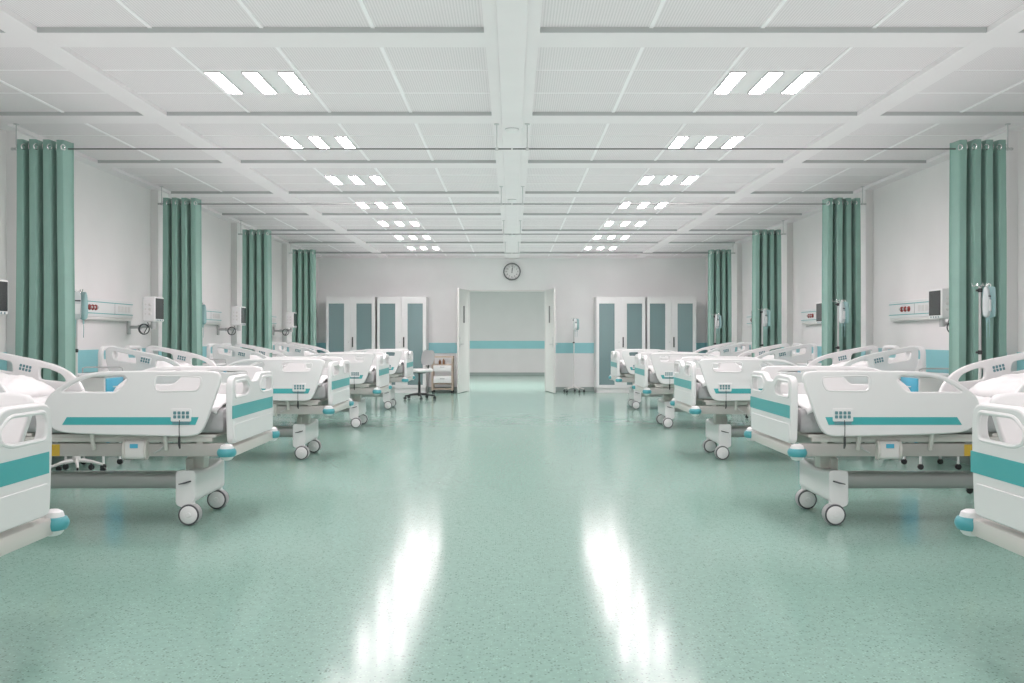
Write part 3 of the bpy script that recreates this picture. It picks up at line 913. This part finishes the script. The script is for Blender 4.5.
def carton(name, mat, sz): 
    return tag(MB().box((-sz[0]/2, -sz[1]/2, 0), (sz[0]/2, sz[1]/2, sz[2]), .004, 1).build(name, mat), '', 'box')
k = 0
for ci, (x, w) in enumerate(CABX):
    for di, ox in ((0, .22), (1, .80)):
        for zi, z in ((1, .938), (2, 1.318)):
            if (ci+di+zi) % 3 == 2: continue
            mat = M['carton'] if zi == 1 else M['offwhite']
            b = carton('carton', mat, (.27, .26, .20 if zi == 1 else .16))
            b.location = (x+ox, CYF+.32, z)
            col = 'beige' if zi == 1 else 'white'
            pos_ = ('left', 'right')[di]
            tag(b, f'{col} carton behind the {pos_} glass door of the cabinet {w.split(", ")[1]}', None, 'cartons in the glass cabinets')
            MB().box((-.05, -.133, .06), (.05, -.129, .12)).build('paper_label', M['white'], b)

# ------------------------------------------------------------------ swivel chair, trolley
ch = thing('swivel_chair', 'white swivel chair with grey backrest on a black star base', 'chair', (-1.79, 18.35, 0), R(52))
MB().mesh(plate([fillet([(-.23, -.20), (.23, -.20), (.23, .20), (-.23, .20)], .12, 8)], .032, .025, 5), Matrix.Translation((0, 0, .555))).build('seat', M['white'], ch)
bk = MB()
secs = []
for z, w, xo in ((.655, .10, .225), (.675, .15, .23), (.74, .175, .243), (.83, .175, .256), (.91, .155, .265), (.94, .10, .266)):
    secs.append([(xo + .022*math.cos(a) + .10*(w*math.sin(a))**2/.05*-.18, w*math.sin(a), z) for a in [2*PI*q/24 for q in range(24)]])
bk.loft(secs).build('backrest', M['grey'], ch)
MB().tube([(.0, 0, .50), (.16, 0, .505), (.245, 0, .56), (.262, 0, .74)], .014, 10).box((.255, -.03, .68), (.29, .03, .77), .006).build('back_bracket', M['black'], ch)
MB().tube([(0, 0, .06), (0, 0, .33)], .026, 16).lathe([(.018, .33), (.018, .53)], n=14).box((-.09, -.07, .505), (.09, .07, .527), .004).build('gas_column', M['black'], ch)
for q in range(5):
    a = 2*PI*q/5 + .25; c, s = math.cos(a), math.sin(a)
    l = MB().tube([(c*.02, s*.02, .10), (c*.15, s*.15, .09), (c*.30, s*.30, .07)], [.024, .020, .014], 10).build('leg', M['black'], ch)
    MB().lathe([(.014, -.02), (.027, -.018), (.029, 0), (.027, .018), (.014, .02)], c=(c*.30, s*.30, .029), axis='y', n=18).tube([(c*.3, s*.3, .05), (c*.3, s*.3, .075)], .009, 8).build('caster', M['black'], l)

tr = thing('supply_trolley', 'small beige trolley with two white drawers between the chair and the door', 'trolley', (-1.485, 20.42, 0))
TW, TD, TH = .225, .19, .79
for sx in (-1, 1):
    for sy in (-1, 1):
        l = MB().box((sx*(TW-.015)-.015, sy*(TD-.015)-.015, .055), (sx*(TW-.015)+.015, sy*(TD-.015)+.015, TH), .003, 1).build('post', M['beige'], tr)
        MB().lathe([(.012, -.013), (.025, -.011), (.027, 0), (.025, .011), (.012, .013)], c=(sx*(TW-.02), sy*(TD-.02), .027), axis='y', n=16).tube([(sx*(TW-.02), sy*(TD-.02), .045), (sx*(TW-.02), sy*(TD-.02), .06)], .008, 8).build('caster', M['black'], l)
for z in (.08, .19, .60): MB().box((-TW+.002, -TD+.002, z), (TW-.002, TD-.002, z+.018), .002, 1).build('shelf', M['beige'], tr)
mb = MB()
for sy in (-1, 1): mb.box((-TW, sy*TD-.008, TH-.03), (TW, sy*TD+.008, TH))
for sx in (-1, 1): mb.box((sx*TW-.008, -TD, TH-.03), (sx*TW+.008, TD, TH)).box((sx*TW-.006, -TD, .08), (sx*TW+.006, TD, TH-.05))
mb.build('frame', M['beige'], tr)
for z in (.22, .47):
    d = MB().box((-TW+.035, -TD-.012, z), (TW-.035, TD-.03, z+(.125 if z > .3 else .15)), .008, 2).build('drawer', M['white'], tr)
    MB().box((-.05, -TD-.024, z+.085), (.05, -TD-.010, z+.10), .003, 1).build('handle', M['grey'], d)
for nm, x, y, h, r, mat, lb in (('bottle', -.06, -.06, .10, .028, 'brown', 'brown bottle on the top shelf of the trolley, the left one'), ('bottle', .02, -.08, .12, .026, 'brown', 'brown bottle on the top shelf of the trolley, the right one'),
                                ('jar', .10, -.05, .08, .035, 'white', 'white lidded jar on the top shelf of the trolley')):
    b = MB().lathe([(.001, 0), (r*.95, 0), (r, .006), (r, h*.65), (r*.5, h*.8), (r*.45, h)], n=18).build(nm, M[mat])
    b.location = (-1.485+x, 20.42+y, .618); tag(b, lb, nm, 'bottles and jar on the trolley')
    MB().lathe([(r*.52, h), (r*.52, h+.018), (.001, h+.02)], n=16).build('cap', M['white'], b)

# ------------------------------------------------------------------ camera, world, look
cam = bpy.data.cameras.new('camera'); co = bpy.data.objects.new('camera', cam); C.objects.link(co)
co.location = (0, 0, 1.2); co.rotation_euler = (PI/2, 0, 0)
cam.sensor_width = 36; cam.lens = 950/1024*36; cam.shift_y = -4.5/1024
sc = bpy.context.scene; sc.camera = co
w = bpy.data.worlds.new('world'); sc.world = w; w.use_nodes = True
w.node_tree.nodes['Background'].inputs[0].default_value = (.9, .95, 1, 1); w.node_tree.nodes['Background'].inputs[1].default_value = .3
sc.view_settings.view_transform = 'Standard'; sc.view_settings.look = 'None'
sc.view_settings.exposure = 0.
sc.view_settings.gamma = 1.12
sc.cycles.use_denoising = True
sc.cycles.max_bounces = 10; sc.cycles.diffuse_bounces = 6; sc.cycles.glossy_bounces = 4; sc.cycles.transparent_max_bounces = 12
sc.cycles.sample_clamp_indirect = 6
